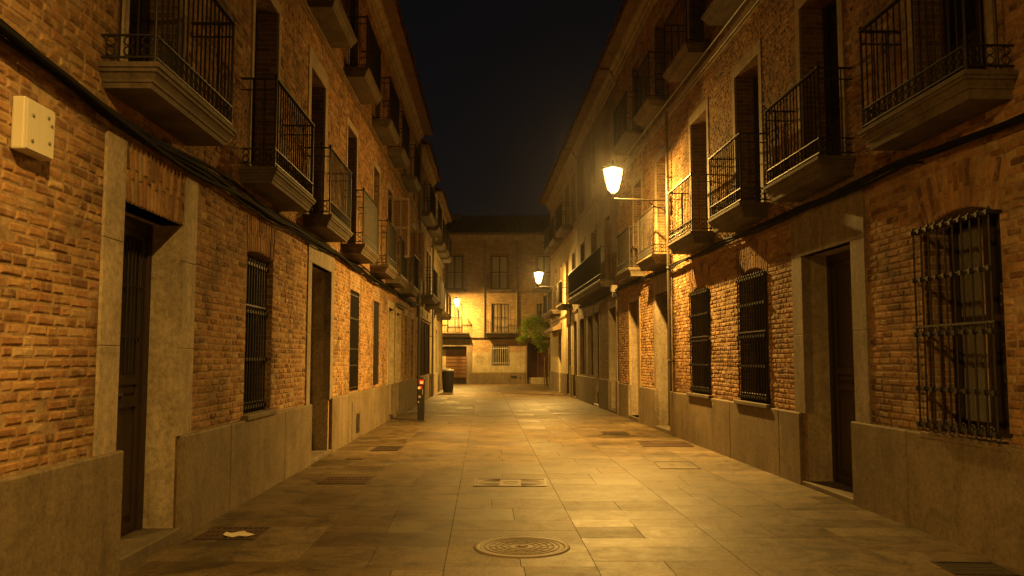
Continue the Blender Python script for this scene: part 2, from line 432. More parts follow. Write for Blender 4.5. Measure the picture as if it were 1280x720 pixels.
        if glazed:
            g = MB()
            for k in range(leaves):
                b = a0+.16+(a1-a0-.14)/leaves*k; e = a0-.02+(a1-a0-.14)/leaves*(k+1)
                nb = 5
                for i in range(1, nb): x = b+(e-b)*i/nb; g.tube([(x, n+.035, z0+H*.47+.09), (x, n+.035, z0+H*.94)], .008, 6)
                for zz in (.62, .78): g.box(b, e, n+.03, n+.04, z0+H*zz, z0+H*zz+.015)
            s.B(g, 'grille', 'iron', d)
        h = MB(); c = (a0+a1)/2
        h.lathe([(.006, 0), (.026, .012), (.03, .03), (.012, .045)], (0, 0, 0), 10)
        hb = MB(); hb.v = [(c+.06+x, n+.024+z, z0+H*.44+y) for x, y, z in h.v]; hb.f = h.f; hb.m = h.m; hb.sm = h.sm
        s.B(hb, 'handle', 'iron', d)
        return d
    def casement(s, a0, a1, z0, z1, rec, mat='wood_dark', pane='glass_dark', name='window', curtain=None, panel=0.):
        mb = MB(); n = -rec; c = (a0+a1)/2
        for b, e in ((a0, a0+.07), (a1-.07, a1), (c-.045, c+.045)): mb.box(b, e, n-.03, n+.03, z0, z1)
        for b, e in ((a0+.07, c-.045), (c+.045, a1-.07)):
            for zz in [0., .97]+([panel] if panel else [.5]): mb.box(b, e, n-.025, n+.025, z0+(z1-z0)*zz, z0+(z1-z0)*zz+.06)
            if panel: mb.box(b, e, n-.02, n+.01, z0+.06, z0+(z1-z0)*panel)
        w = s.B(mb, name, mat, None, .003)
        p = MB(); p.box(a0+.03, a1-.03, n-.015, n-.009, z0+.02, z1-.02); s.B(p, 'pane', pane, w)
        if curtain:
            cm = MB(); k = 24; b, e = curtain
            for i in range(k):
                x0 = b+(e-b)*i/k; x1 = b+(e-b)*(i+1)/k; y0 = n-.03+.012*math.sin(i*1.6); y1 = n-.03+.012*math.sin((i+1)*1.6)
                cm.quad((x0, y0, z0+.1), (x1, y1, z0+.1), (x1, y1, z1-.1), (x0, y0, z1-.1))
            s.B(cm, 'curtain', 'curtain', w)
        return w
    def grille(s, w, a0, a1, z0, z1, n, rails, sp=.105, r=.010, proud=False, fancy=True):
        mb = MB(); k = max(3, round((a1-a0)/sp))
        for i in range(k+1):
            x = a0+(a1-a0)*i/k
            mb.tube([(x, n, z0), (x, n, z1)], r, 6)
            if fancy:
                mb.lathe([(.003, 0), (.016, .012), (.016, .024), (.004, .045)], (x, n, z1-.02), 6)
                mb.ring((x, n, z0-.005), .022, .005, 's', 8)
        for zz in rails:
            mb.box(a0-.04, a1+.04, n+r*.6, n+r*.6+.012, zz-.014, zz+.014)
            if fancy:
                for i in range(k+1):
                    x = a0+(a1-a0)*i/k; mb.box(x-.014, x+.014, n-.012, n+.03, zz-.02, zz+.02)
        if fancy:
            zz = rails[len(rails)//2]+.07
            mb.box(a0-.04, a1+.04, n+r*.6, n+r*.6+.012, zz-.01, zz+.01)
            for i in range(k):
                x = a0+(a1-a0)*(i+.5)/k; mb.ring((x, n+.006, zz-.035), .026, .005, 'n', 8); mb.ring((x, n+.006, rails[0]+.03), .026, .005, 'n', 8)
        for zz in (rails[0], rails[-1]):
            for x in (a0-.03, a1+.03): mb.box(x-.012, x+.012, -.05, n+.02, zz-.012, zz+.012)
        return s.B(mb, 'grille', 'iron', w)
    def sill(s, w, a0, a1, z, n=.08, mat='slab_stone', h=.06):
        mb = MB(); mb.box(a0-.06, a1+.06, -.25, n, z-h, z); return s.B(mb, 'sill', mat, w, .01)
    def step(s, d, a0, a1, rec, h=.1, n=.045, mat='slab_stone'):
        mb = MB(); mb.box(a0, a1, -rec, n, -.02, h); return s.B(mb, 'step', mat, d, .012)
    # --- balconies
    def balcony(s, a0, a1, zt, proj=.42, fancy=True, h=.98, mat='slab_stone', thick=.165, sp=.105, solid=False, rail_r=.0075):
        lv = [(0, 0), (-.036, 0), (-.04, .014), (-.064, .017), (-.068, .032), (-.108, .056), (-.126, .060), (-.13, .072), (-thick, .082)]
        rings = []
        for dz, i in lv: rings.append([(a0+i, -.1, zt+dz), (a1-i, -.1, zt+dz), (a1-i, proj-i, zt+dz), (a0+i, proj-i, zt+dz)])
        mb = MB(); mb.loft(rings); b = s.B(mb, 'balcony', mat)
        r = MB(); i0 = .045; A, B_, N = a0+i0, a1-i0, proj-i0
        zb = zt+.045; zr = zt+h
        path = [(A, 0), (A, N), (B_, N), (B_, 0)]
        def rail(z, t, w):
            r.box(A-w, A+w, -.05, N+w, z-t, z+t); r.box(B_-w, B_+w, -.05, N+w, z-t, z+t); r.box(A+w, B_-w, N-w, N+w, z-t, z+t)
        rail(zb, .007, .011); rail(zr, .008, .02)
        if fancy: rail(zb+.16, .006, .01)
        r.box(A-.01, A+.01, -.05, N, zr-.13, zr-.118); r.box(B_-.01, B_+.01, -.05, N, zr-.13, zr-.118)
        k = max(4, round((B_-A)/sp)); kk = 3
        bars = [(A+(B_-A)*i/k, N) for i in range(k+1)]+[(A, N*i/kk) for i in range(1, kk)]+[(B_, N*i/kk) for i in range(1, kk)]
        for x, y in bars:
            corner = (abs(x-A) < 1e-6 or abs(x-B_) < 1e-6) and abs(y-N) < 1e-6
            r.tube([(x, y, zt-.01 if corner else zb), (x, y, zr)], .013 if corner else rail_r, 5 if not corner else 6)
            if corner: r.lathe([(.004, 0), (.022, .012), (.022, .026), (.003, .05)], (x, y, zr), 8)
        if fancy:
            for i in range(k):
                x = A+(B_-A)*(i+.5)/k
                r.ring((x, N, zb+.045), .034, .006, 'n', 8); r.ring((x, N, zb+.118), .034, .006, 'n', 8)
            for i in range(kk):
                y = N*(i+.5)/kk
                for x in (A, B_): r.ring((x, y, zb+.045), .034, .006, 's', 8); r.ring((x, y, zb+.118), .034, .006, 's', 8)
        s.B(r, 'railing', 'iron', b)
        return b
    def shutter(s, parent, at, n0, n1, z0, z1, t=.035):
        mb = MB(); mb.box(at, at+t, n0, n0+.05, z0, z1); mb.box(at, at+t, n1-.05, n1, z0, z1)
        for z in (z0, (z0+z1)/2-.03, z1-.06): mb.box(at, at+t, n0+.05, n1-.05, z, z+.06)
        mid = (n0+n1)/2; mb.box(at, at+t, mid-.02, mid+.02, z0+.06, z1-.06)
        k = int((z1-z0)/.06)
        for i in range(k):
            z = z0+.07+(z1-z0-.14)*i/k
            mb.add([(at, n0+.05, z), (at, n1-.05, z), (at+t, n1-.05, z+.04), (at+t, n0+.05, z+.04), (at, n0+.05, z+.008), (at, n1-.05, z+.008), (at+t, n1-.05, z+.048), (at+t, n0+.05, z+.048)],
                   [(0, 1, 2, 3), (4, 5, 6, 7), (0, 1, 5, 4), (2, 3, 7, 6), (1, 2, 6, 5), (3, 0, 4, 7)], 1)
        return s.B(mb, 'shutter', ['shutter_wood', 'wood_brown'], parent)
    def balcony_door(s, c, z0, z1, w=1.06, rec=.3, sur=.14, mat='wood_dark', pane='glass_dark', smat='frame_stone', jamb=2, flat=True):
        a0, a1 = c-w/2, c+w/2; s.hole(a0, a1, z0, z1, rec, jamb)
        d = s.casement(a0, a1, z0, z1, rec, mat, pane, 'balcony_door', None, .28)
        if sur: s.surround(a0, a1, z0, z1, sur, sur*1.3, d, smat, .014)
        return d
    def roof(s, a0, a1, z, over=.5, depth=8., slope=.42, corn='frame_stone', pitch=.21, close=True):
        c = MB()   # moulded cornice under the eaves
        prof = [(-.02, z-.34), (.05, z-.34), (.06, z-.25), (.10, z-.22), (.12, z-.14), (.20, z-.08), (.22, z-.01), (-.02, z-.01)]
        c.loft([[(a0, n, zz) for n, zz in prof], [(a1, n, zz) for n, zz in prof]])
        s.B(c, 'cornice', corn)
        mb = MB(); mid = depth/2; zr = z+.05+slope*(mid+over)
        k = int((a1-a0)/pitch)
        mb.box(a0, a1, -.1, over-.06, z-.008, z+.03, 1)
        for side in (0, 1):
            def P(a, u, hh):   # u 0 at eave .. 1 at ridge
                n = over-u*(mid+over); zz = z+.05+slope*u*(mid+over)+hh
                if side: n = -depth-n
                return (a, n, zz)
            for i in range(k):
                x = a0+(i+.5)*pitch; j = rnd(-.035, .02)
                sec = []
                for u in (j/(mid+over), 1.):
                    sec.append([P(x+math.cos(PI*q/6)*pitch*.56, u, math.sin(PI*q/6)*.075) for q in range(7)])
                mb.loft(sec, 0, False, True, False)
                if side == 0:  # closed end of the cap tile, and the channel beside it
                    mb.add(list(sec[0])+[P(x, j/(mid+over), 0)], [tuple(range(8))], 0)
            mb.quad(P(a0, .01, .0), P(a1, .01, .0), P(a1, 1, .0), P(a0, 1, .0), 0)
        for a in (a0, a1): mb.add([(a, -.0, z), (a, -depth, z), (a, -mid, zr)], [(0, 1, 2)], 1)
        mb.tube([(a0, -mid, zr+.03), (a1, -mid, zr+.03)], .12, 8, 0)
        return s.B(mb, 'roof', ['roof_tile', 'plaster_brown'])
    def ledge(s, a0, a1, z, n=.06, h=.09, mat='frame_stone'):
        mb = MB(); mb.box(a0, a1, -.02, n, z, z+h); mb.box(a0, a1, -.02, n*.6, z-h*.6, z); return s.B(mb, 'string_course', mat, None, .01)
    def pipe(s, a, n, z0, z1, r=.04, mat='zinc', name='drainpipe'):
        mb = MB(); mb.tube([(a, n, z0), (a, n, z1)], r, 10)
        z = z0+.6
        while z < z1: mb.lathe([(r, 0), (r+.01, 0), (r+.01, .04), (r, .04)], (a, n, z), 10); mb.box(a-.012, a+.012, -.02, n, z, z+.03); z += 1.9
        return s.B(mb, name, mat)

# ------------------------------------------------------------------ left brick house
angL = math.atan2(.99983, -.018453); angR = math.atan2(.99898, -.045171)
LX, RX = -2.775, 4.115
H = House('brick_house', 'long brick house on the left, with the cream service box on its wall', (LX, 0, 0), angL, -1)
def win_l(h, a0, a1, z0, z1, n, rails, arch=True, fancy=True, rec=.28, pane='glass_dark', curtain=None, prd=False, spr=.11, arise=.12):
    h.hole(a0, a1, z0, z1, rec, 2)
    w = h.casement(a0, a1, z0, z1, rec-.03, 'wood_dark', pane, 'window', curtain)
    h.grille(w, a0+(.0 if prd else .03), a1-(.0 if prd else .03), z0+.03, z1-(.10 if arch else .02), n, rails, spr, .010, prd, fancy)
    if arch: h.fan((a0+a1)/2, a1-a0, z1, .42, arise, w)
    return w
# ground floor
a0, a1 = 6.36, 7.58
H.hole(a0, a1, 0, 2.73, .32, 3); d = H.door_leaf(a0, a1, .1, 2.73, .31); H.step(d, a0+.06, a1+.04, .33, .1)
H.surround(a0, a1, .88, 3.18, .33, 0, d, 'frame_stone', .015, .1, 'door_frame', 3)
H.fan((a0+a1)/2, (a1-a0)*1.0, 2.73, .47, 0, d, 2.3)
w = win_l(H, 9.58, 10.72, .93, 2.80, -.08, [1.0, 1.55, 2.1, 2.65], arise=.05); H.sill(w, 9.58, 10.72, .935, .07)
a0, a1 = 12.88, 14.42
H.hole(a0, a1, 0, 3.0, .5, 3); d = H.door_leaf(a0, a1, .06, 3.0, .49, 'wood_dark', False); H.step(d, a0, a1+.1, .5, .06)
H.surround(a0, a1, .88, 3.0, .24, .42, d, 'plaster_grey', .02, .1, 'door_frame', 2)
w = win_l(H, 16.4, 17.5, .93, 2.88, -.03, [1.0, 1.43, 1.75, 2.34, 2.8], False, False); H.surround(16.4, 17.5, .93, 2.88, .04, .36, w, 'brick_old', .004, .01, 'lintel')
w = win_l(H, 19.55, 20.6, .95, 2.88, -.03, [1.02], False, False); H.surround(19.55, 20.6, .95, 2.88, .05, .36, w, 'brick_old', .004, .01, 'lintel')
bl = MB()
for i in range(26): bl.box(19.56, 20.59, -.16, -.12, 1.0+i*.072, 1.0+i*.072+.066)
H.B(bl, 'roller_blind', 'wood_brown', w)
for (p, q, zt, sr) in ((22.2, 23.3, 2.88, .1), (23.98, 24.98, 2.84, .12)):
    H.hole(p, q, 0, zt, .3, 4); d = H.door_leaf(p, q, .08, zt, .28, 'door_cream', False, 2); H.step(d, p, q, .3, .08)
    H.surround(p, q, .88, zt, sr, .18, d, 'plaster_yellow', .02, .1, 'door_frame')
mb = MB(); mb.box(23.8, 25.6, -.02, .13, 3.06, 3.12); mb.box(23.85, 25.55, -.02, .09, 3.0, 3.06); H.B(mb, 'ledge', 'slab_stone')
for p, q in ((26.3, 27.0), (28.25, 29.05)):
    H.hole(p, q, .95, 2.87, .22, 2); w = H.casement(p, q, .95, 2.87, .2, 'wood_brown', 'glass_dark'); H.surround(p, q, .95, 2.87, .05, .2, w, 'plaster_ochre', .006, .01)
H.plinth(1, 30.1, .885, [(6.42, 7.64), (12.94, 14.52), (22.2, 23.3), (23.98, 24.98)], .05, 'plinth_stone', (3.8, 9.0, 11.3, 16.1, 17.8, 19.4, 20.8), lambda b: .02 if b > 14 else 0)
# vent hatch in the plinth
mb = MB(); mb.box(16.5, 17.9, .03, .058, .02, .74); v = H.B(mb, 'vent_panel', 'plinth_stone', None, .004)
mb = MB(); mb.box(16.98, 17.34, .0, .064, .12, .47); [mb.box(16.97, 17.35, .06, .07, .12+.05*i, .135+.05*i) for i in range(8)]; H.B(mb, 'vent', 'iron', v)
mb = MB(); mb.box(19.55, 20.75, .03, .056, .06, .72); H.B(mb, 'plinth_panel', 'plinth_stone', None, .004)
# balconies
LB = [(5.87, 7.70), (9.16, 11.15), (12.25, 14.1), (15.4, 17.3), (18.85, 20.7), (21.5, 23.2), (24.9, 26.6)]
LD = []
for i, (p, q) in enumerate(LB):
    c = (p+q)/2+(.06 if i == 0 else 0)
    LD.append(H.balcony_door(c, 3.66, 5.93, 1.06, .3, .2 if i == 2 else .1, 'wood_dark', 'glass_dark', 'frame_stone'))
    H.balcony(p, q, 3.62, .42, i < 5)
    H.balcony_door(c, 6.92, 8.75, 1.0, .28, .08, 'wood_dark'); H.balcony(p, q, 6.88, .44, False, .95)
c = 28.9; H.balcony_door(c, 3.66, 5.93, 1., .3, .1); H.balcony_door(c, 6.92, 8.75, 1., .28, .08)
H.shutter(LD[5], 22.45, .03, .50, 4.2, 5.78); H.shutter(LD[6], 27.1, .03, .52, 4.0, 5.62)
H.ledge(1, 30.2, 6.60, .05, .07, 'plaster_brown')
H.roof(-2, 30.2, 9.5, .55)
H.wall(-2, 30.2, 9.5, 8, ['mortar', 'brick', 'brick_proc', 'frame_stone', 'door_cream'], 3.2, 15.)
H.pipe(30.12, .1, 0, 9.2, .045, 'zinc')

# ------------------------------------------------------------------ left dark shop house
H = House('shop_house', 'narrow grey house with dark shopfront and round emblems, left side past the long brick house', (LX, 0, 0), angL, -1)
for p, q in ((30.75, 31.75), (32.3, 33.4), (34.2, 35.4)):
    H.hole(p, q, .6, 2.98, .25, 0); w = H.casement(p, q, .6, 2.98, .2, 'wood_dark', 'glass_dark', 'shop_window'); H.surround(p, q, .6, 2.98, .1, .0, w, 'wood_dark', .05, .01)
mb = MB(); mb.box(30.4, 36.3, -.02, .07, 3.05, 3.42); fas = H.B(mb, 'fascia', 'plaster_grey', None, .01)
for c in (31.5, 33.9):
    e = MB(); e.ring((c, .08, 3.235), .13, .016, 'n', 18); e.ring((c, .08, 3.235), .07, .012, 'n', 14)
    for k in range(6): a = k*PI/3; e.tube([(c, .08, 3.235), (c+.12*math.cos(a), .08, 3.235+.12*math.sin(a))], .008, 4)
    H.B(e, 'emblem', 'plaster_yellow', fas)
H.plinth(30.25, 36.5, .95, [(35.6, 36.3)], .05, 'plinth_stone', (32, 34))
for zf, zt in ((3.9, 5.9), (6.9, 8.5)):
    for c in (31.2, 32.9, 34.6, 35.9): H.balcony_door(c, zf, zt, .9, .25, .08, 'wood_dark', jamb=0)
H.balcony(30.7, 33.4, 3.85, .55, False); H.balcony(34.0, 36.4, 3.8, .6, False); H.balcony(30.7, 33.3, 6.85, .45, False); H.balcony(34.2, 36.4, 6.85, .5, False)
H.ledge(30.25, 36.6, 6.5, .06, .07, 'plaster_grey')
H.roof(30.25, 36.7, 9.15, .42)
H.wall(30.25, 36.65, 9.15, 8, ['plaster_brown', 'plaster_brown', 'plaster_grey'])
H.pipe(36.55, .1, 0, 9., .045, 'zinc')

# ------------------------------------------------------------------ left pale house
H = House('pale_house', 'pale plaster house at the far left corner, lit beside the litter bin', (LX, 0, 0), angL, -1)
for p, q, z0, zt, nm in ((37.4, 38.4, .05, 2.9, 'd'), (39.6, 40.6, .95, 2.9, 'w'), (41.9, 43.0, .05, 2.9, 'd')):
    H.hole(p, q, z0, zt, .25, 0)
    w = H.door_leaf(p, q, z0, zt, .2, 'wood_brown', False) if nm == 'd' else H.casement(p, q, z0, zt, .2, 'wood_dark')
    H.surround(p, q, max(z0, .9), zt, .12, .15, w, 'plaster_yellow', .02, .01)
H.plinth(36.7, 45, .9, [(37.4, 38.4), (41.9, 43.0)], .05, 'frame_stone', (39, 41))
for zf, zt in ((3.75, 5.7), (6.7, 8.2)):
    for c in (38.3, 41.0, 43.5): H.balcony_door(c, zf, zt, .95, .25, .1, 'wood_dark', jamb=0, smat='plaster_yellow')
    for c in (38.3, 41.0, 43.5): H.balcony(c-.9, c+.9, zf-.04, .5, False)
H.ledge(36.7, 45, 6.35, .06, .07, 'plaster_yellow')
H.roof(36.75, 45.1, 8.75, .5)
H.wall(36.7, 45, 8.75, 8, ['plaster_cream', 'plaster_cream', 'plaster_grey'])

# ------------------------------------------------------------------ right brick house
H = House('brick_house', 'tall brick house on the right carrying the nearest wall lantern', (RX, 0, 0), angR, 1)
a0, a1 = 6.70, 7.86
w = win_l(H, a0, a1, .91, 2.82, .085, [.97, 1.29, 1.77, 2.26, 2.70], True, True, .3, 'window_glass', (7.38, 7.78), True, .125); H.sill(w, a0-.02, a1+.02, .90, .055, 'plinth_stone')
a0, a1 = 9.34, 10.74
H.hole(a0, a1, 0, 2.83, .36, 3); d = H.door_leaf(a0, a1, .07, 2.83, .35, 'wood_dark', False); H.step(d, a0, a1+.1, .36, .06)
H.surround(a0, a1, .88, 2.83, .34, .68, d, 'plaster_grey', .018, .1, 'door_frame', 2)
for p, q in ((12.05, 13.35), (15.0, 16.3)):
    w = win_l(H, p, q, .93, 2.88, .03, [1.0, 1.45, 1.88, 2.35, 2.74]); H.sill(w, p-.05, q+.05, .93, .09)
p, q = 18.0, 19.4; H.hole(p, q, 0, 2.99, .3, 4); d = H.door_leaf(p, q, .08, 2.99, .29, 'wood_dark', False); H.step(d, p, q, .3, .08); H.surround(p, q, .88, 2.99, .22, .42, d, 'plaster_grey', .02, .1, 'door_frame')
ic = MB(); ic.box(17.86, 17.92, .015, .06, 1.52, 1.72); H.B(ic, 'intercom', 'iron', d)
p, q = 21.35, 22.75; H.hole(p, q, .1, 3.02, .22, 4)
mb = MB(); mb.box(p, q, -.3, -.2, .1, 3.02); nc = H.B(mb, 'blind_niche', 'plaster_ochre'); H.step(nc, p, q, .22, .1)
H.surround(p, q, .88, 3.02, .1, .12, nc, 'plaster_ochre', .012, .05, 'niche_frame')
H.plinth(1, 24.3, .885, [(9.40, 10.86), (18.0, 19.4), (21.35, 22.75)], .05, 'plinth_stone', (3.5, 5.9, 8.2, 11.6, 13.8, 17.0, 20.3))
RB = [(6.38, 8.2), (9.15, 10.9), (11.9, 13.55), (14.6, 16.4), (17.8, 19.5), (20.5, 22.4)]
for i, (p, q) in enumerate(RB):
    c = (p+q)/2+.03
    H.balcony_door(c, 3.76, 5.97, 1.12, .32, .13, 'wood_dark'); H.balcony(p, q, 3.73, .42, True, thick=.20)
    H.balcony_door(c, 7.08, 9.1, 1.05, .3, .1, 'wood_dark'); H.balcony(p, q, 7.04, .46, False, .98)
H.ledge(1, 24.4, 6.68, .06, .09, 'frame_stone')
H.roof(-2, 24.4, 9.95, .55)
H.wall(-2, 24.4, 9.95, 8, ['mortar', 'brick', 'brick_proc', 'frame_stone', 'plaster_grey'], 3.2, 15.)
H.pipe(17.72, .09, .9, 6.7, .035, 'zinc')
mb = MB(); mb.tube([(2, .1, 6.84), (10, .1, 6.84), (17.7, .1, 6.87), (24.3, .1, 6.9)], .022, 8); mb.tube([(2, .09, 6.64), (12, .09, 6.62), (24.3, .09, 6.66)], .014, 6); H.B(mb, 'conduit', 'zinc')

# ------------------------------------------------------------------ right plain house with long balcony
H = House('plaster_house', 'brown plaster house with one long dark balcony, right side behind the nearest lantern', (RX, 0, 0), angR, 1)
p, q = 24.8, 26.1; H.hole(p, q, 0, 3.05, .35, 3); d = H.door_leaf(p, q, .08, 3.05, .34, 'wood_dark', False); H.step(d, p, q, .35, .08); H.surround(p, q, .88, 3.05, .12, .2, d, 'plaster_grey', .02, .05)
p, q = 28.15, 29.2; H.hole(p, q, 0, 3.1, .3, 3); d = H.door_leaf(p, q, .08, 3.1, .28, 'wood_brown', False); H.step(d, p, q, .3, .08, .06, 'pipe_pale'); H.surround(p, q, .88, 3.1, .1, .15, d, 'plaster_grey', .02, .05)
for p, q in ((29.55, 30.85), (31.8, 33.15)):
    H.hole(p, q, .98, 3.06, .25, 3); w = H.casement(p, q, .98, 3.06, .2, 'wood_dark'); H.surround(p, q, .98, 3.06, .12, .2, w, 'plaster_grey', .02, .05)
H.plinth(24.45, 33.85, .93, [(24.8, 26.1), (28.15, 29.2)], .05, 'plinth_stone', (27, 31.3))
mb = MB(); mb.box(26.35, 27.95, -.02, .004, .93, 3.4); H.B(mb, 'brick_panel', 'brick_proc')
for c in (26.3, 29.3, 32.3):
    H.balcony_door(c, 3.86, 5.9, 1.1, .28, .12, 'wood_dark', smat='plaster_brown'); H.balcony_door(c, 7.1, 9., 1.05, .28, .1, 'wood_dark', smat='plaster_brown')
H.balcony(25.1, 33.6, 3.83, .44, True, 1.0)
H.ledge(24.45, 33.9, 6.72, .06, .09, 'plaster_brown'); H.roof(24.45, 33.9, 9.9, .55)
H.wall(24.42, 33.9, 9.9, 8, ['plaster_brown', 'plaster_brown', 'plaster_brown', 'plaster_grey'])

# ------------------------------------------------------------------ right far house
H = House('yellow_house', 'far right house with yellow ground floor wall and brown doors behind the young tree', (RX, 0, 0), angR, 1)
for p, q in ((34.35, 35.35), (36.35, 37.6)):
    H.hole(p, q, 0, 3.08, .25, 0); d = H.door_leaf(p, q, .06, 3.08, .14, 'wood_red', False, 2); H.step(d, p, q, .25, .06)
H.plinth(33.95, 46, .93, [(34.35, 35.35), (36.35, 37.6), (40.4, 41.7)], .05, 'plinth_stone', (39, 43))
p, q = 40.4, 41.7; H.hole(p, q, 0, 2.8, .3, 0); d = H.door_leaf(p, q, .06, 2.8, .28, 'wood_brown', False)
mb = MB(); mb.loft([[(a, .02, 2.95), (a, .4, 2.86), (a, .4, 2.98), (a, .02, 3.28)] for a in (40.0, 45.2)]); H.B(mb, 'canopy', 'awning', None, .01)
for zf, zt in ((3.9, 5.9), (7.1, 9.)):
    for c in (35.2, 37.6, 40.2, 43.): H.balcony_door(c, zf, zt, 1., .25, .1, 'wood_dark', smat='plaster_ochre', jamb=0)
for c in (37., 41.5, 44.5): H.balcony(c-1.1, c+1.1, 3.85, .45, False)
for c in (36.6, 40.2, 43.): H.balcony(c-1.2, c+1.2, 7.05, .5, False)
H.pipe(35.9, .08, 0, 1.3, .05, 'pipe_pale'); H.pipe(35.9, .08, 1.3, 3.6, .035, 'zinc')
H.ledge(33.95, 46, 6.75, .06, .09, 'plaster_ochre'); H.ledge(33.95, 46, 3.45, .05, .07, 'plaster_ochre'); H.roof(33.95, 46.1, 9.85, .6)
H.wall(33.92, 46, 9.85, 8, ['plaster_yellow', 'plaster_ochre', 'plaster_yellow'])

# ------------------------------------------------------------------ house closing the street
YB = 54.5
H = House('end_house', 'three storey house closing the far end of the street, with dark tiled roof', (0, YB, 0), 0., -1)
for a, b in ((-4.16, -3.12), (-1.32, -.26), (1.57, 2.5), (-9, -8), (-6.6, -5.6), (4.4, 5.4), (7.2, 8.2)):
    H.hole(a, b, 5.95, 8.1, .2, 2); pale = a == -1.32
    w = H.casement(a, b, 5.95, 8.1, .12, 'wood_dark', 'curtain' if pale else 'shutter_wood', 'balcony_door', None, 0); H.surround(a, b, 5.95, 8.1, .1, .12, w, 'brick_proc', .01, .02)
    H.balcony(a-.3, b+.3, 5.96, .25, False, .85, thick=.2)
for a, b in ((-4.1, -3.12), (-1.3, -.2), (1.57, 2.05), (-9, -8), (-6.6, -5.6), (4.4, 5.4), (7.2, 8.2)):
    z0 = 3.22 if a != 1.57 else 3.9
    H.hole(a, b, z0, 5.05, .2, 2); w = H.casement(a, b, z0, 5.05, .12, 'wood_dark', 'glass_dark' if a == 1.57 else 'shutter_wood', 'balcony_door', None, 0)
    g = MB()
    for i in range(5): x = a+.1+(b-a-.2)*i/4; g.box(x-.012, x+.012, -.1, -.08, z0, 5.0)
    H.B(g, 'slat', 'wood_pale', w); H.surround(a, b, z0, 5.05, .12, .12, w, 'plaster_ochre', .01, .02)
    if a != 1.57: H.balcony(a-.42, b+.42, 3.2, .42, False, .85, thick=.2)
H.ledge(-14, 14, 5.76, .06, .09, 'plaster_brown'); H.ledge(-14, 14, 2.84, .05, .08, 'wood_dark')
# garage bay
H.hole(-4.42, -2.86, 0, 2.36, .4, 3)
g = MB(); g.box(-4.42, -2.86, -.4, -.36, 0, .34, 1)
for i in range(24): z = .36+i*.0755; g.box(-4.18, -2.90, -.36, -.33+(.02 if i % 3 else 0), z, z+.07)
g.box(-4.42, -4.18, -.4, -.3, .0, 2.36, 2); g.box(-4.42, -2.86, -.4, -.28, 2.16, 2.36, 1)
rs = H.B(g, 'roller_shutter', ['wood_brown', 'wood_dark', 'plaster_cream'])
H.surround(-4.42, -2.86, 0, 2.36, .34, .45, rs, 'plaster_grey', .03, .02, 'garage_frame')
# ground floor window and door
H.hole(-1.23, -.2, 1.15, 2.4, .2, 3); w = H.casement(-1.23, -.2, 1.15, 2.4, .15, 'wood_dark'); H.surround(-1.23, -.2, 1.15, 2.4, .06, .08, w, 'plaster_grey', .01, .01)
g = MB()
for i in range(9): x = -1.18+i*.116; g.tube([(x, -.02, 1.17), (x, -.02, 2.38)], .012, 6)
for z in (1.3, 2.22): g.box(-1.22, -.21, -.03, -.01, z, z+.03)
H.B(g, 'grille', 'pipe_pale', w)
H.hole(.95, 2.3, 0, 2.56, .3, 3); d = H.door_leaf(.95, 2.3, .42, 2.56, .22, 'wood_red', False); mb = MB(); mb.box(1.05, 2.3, -.3, -.06, 0, .4); H.B(mb, 'step', 'plaster_cream', d, .01)
H.surround(.95, 2.3, 0, 2.56, .1, .12, d, 'plaster_grey', .02, .01)
mb = MB(); mb.box(-2.5, -1.30, -.02, .012, .72, 1.98); mb.box(-1.298, -.132, -.02, .012, .72, 1.148); mb.box(-.13, .84, -.02, .012, .72, 1.98)
pl = H.B(mb, 'plaster_band', 'plaster_cream')
mb = MB(); mb.box(2.42, 9, -.02, .012, .72, 2.8); mb.box(-9, -4.8, -.02, .012, .72, 2.8); H.B(mb, 'plaster_band', 'plaster_yellow')
g = MB()
for cx, cz, rr in ((-2.25, 1.62, .07), (-2.05, 1.66, .09), (-1.85, 1.6, .08), (-2.15, 1.36, .06), (-1.92, 1.38, .08)):
    g.tube([(cx+rr*math.cos(t*.9)*(1+.2*math.sin(t*2.3)), .014, cz+rr*math.sin(t*.7)) for t in range(7)], .008, 4)
H.B(g, 'graffiti', 'paint_mark', pl)
H.plinth(-14, 14, .7, [(-4.76, -2.52), (.85, 2.4)], .03, 'plinth_stone')
mb = MB(); mb.box(-.05, .3, .02, .04, .38, .5); H.B(mb, 'vent', 'iron'); mb = MB(); mb.box(.5, .56, .02, .045, .36, .44); H.B(mb, 'valve_box', 'wood_red')
H.pipe(-1.75, .06, 2.9, 9.1, .04, 'zinc'); H.pipe(.30, .06, 2.9, 9.1, .04, 'zinc')
H.roof(-14.5, 14.5, 9.4, .6, 9., .36)
mb = MB(); mb.box(-4.05, -3.45, -3.9, -3.3, 10.3, 11.25); mb.box(-4.12, -3.38, -3.97, -3.23, 11.25, 11.33); H.B(mb, 'chimney', 'brick_proc')
H.wall(-14, 14, 9.4, 9, ['brick_old', 'brick_old', 'brick_old', 'plaster_grey'])

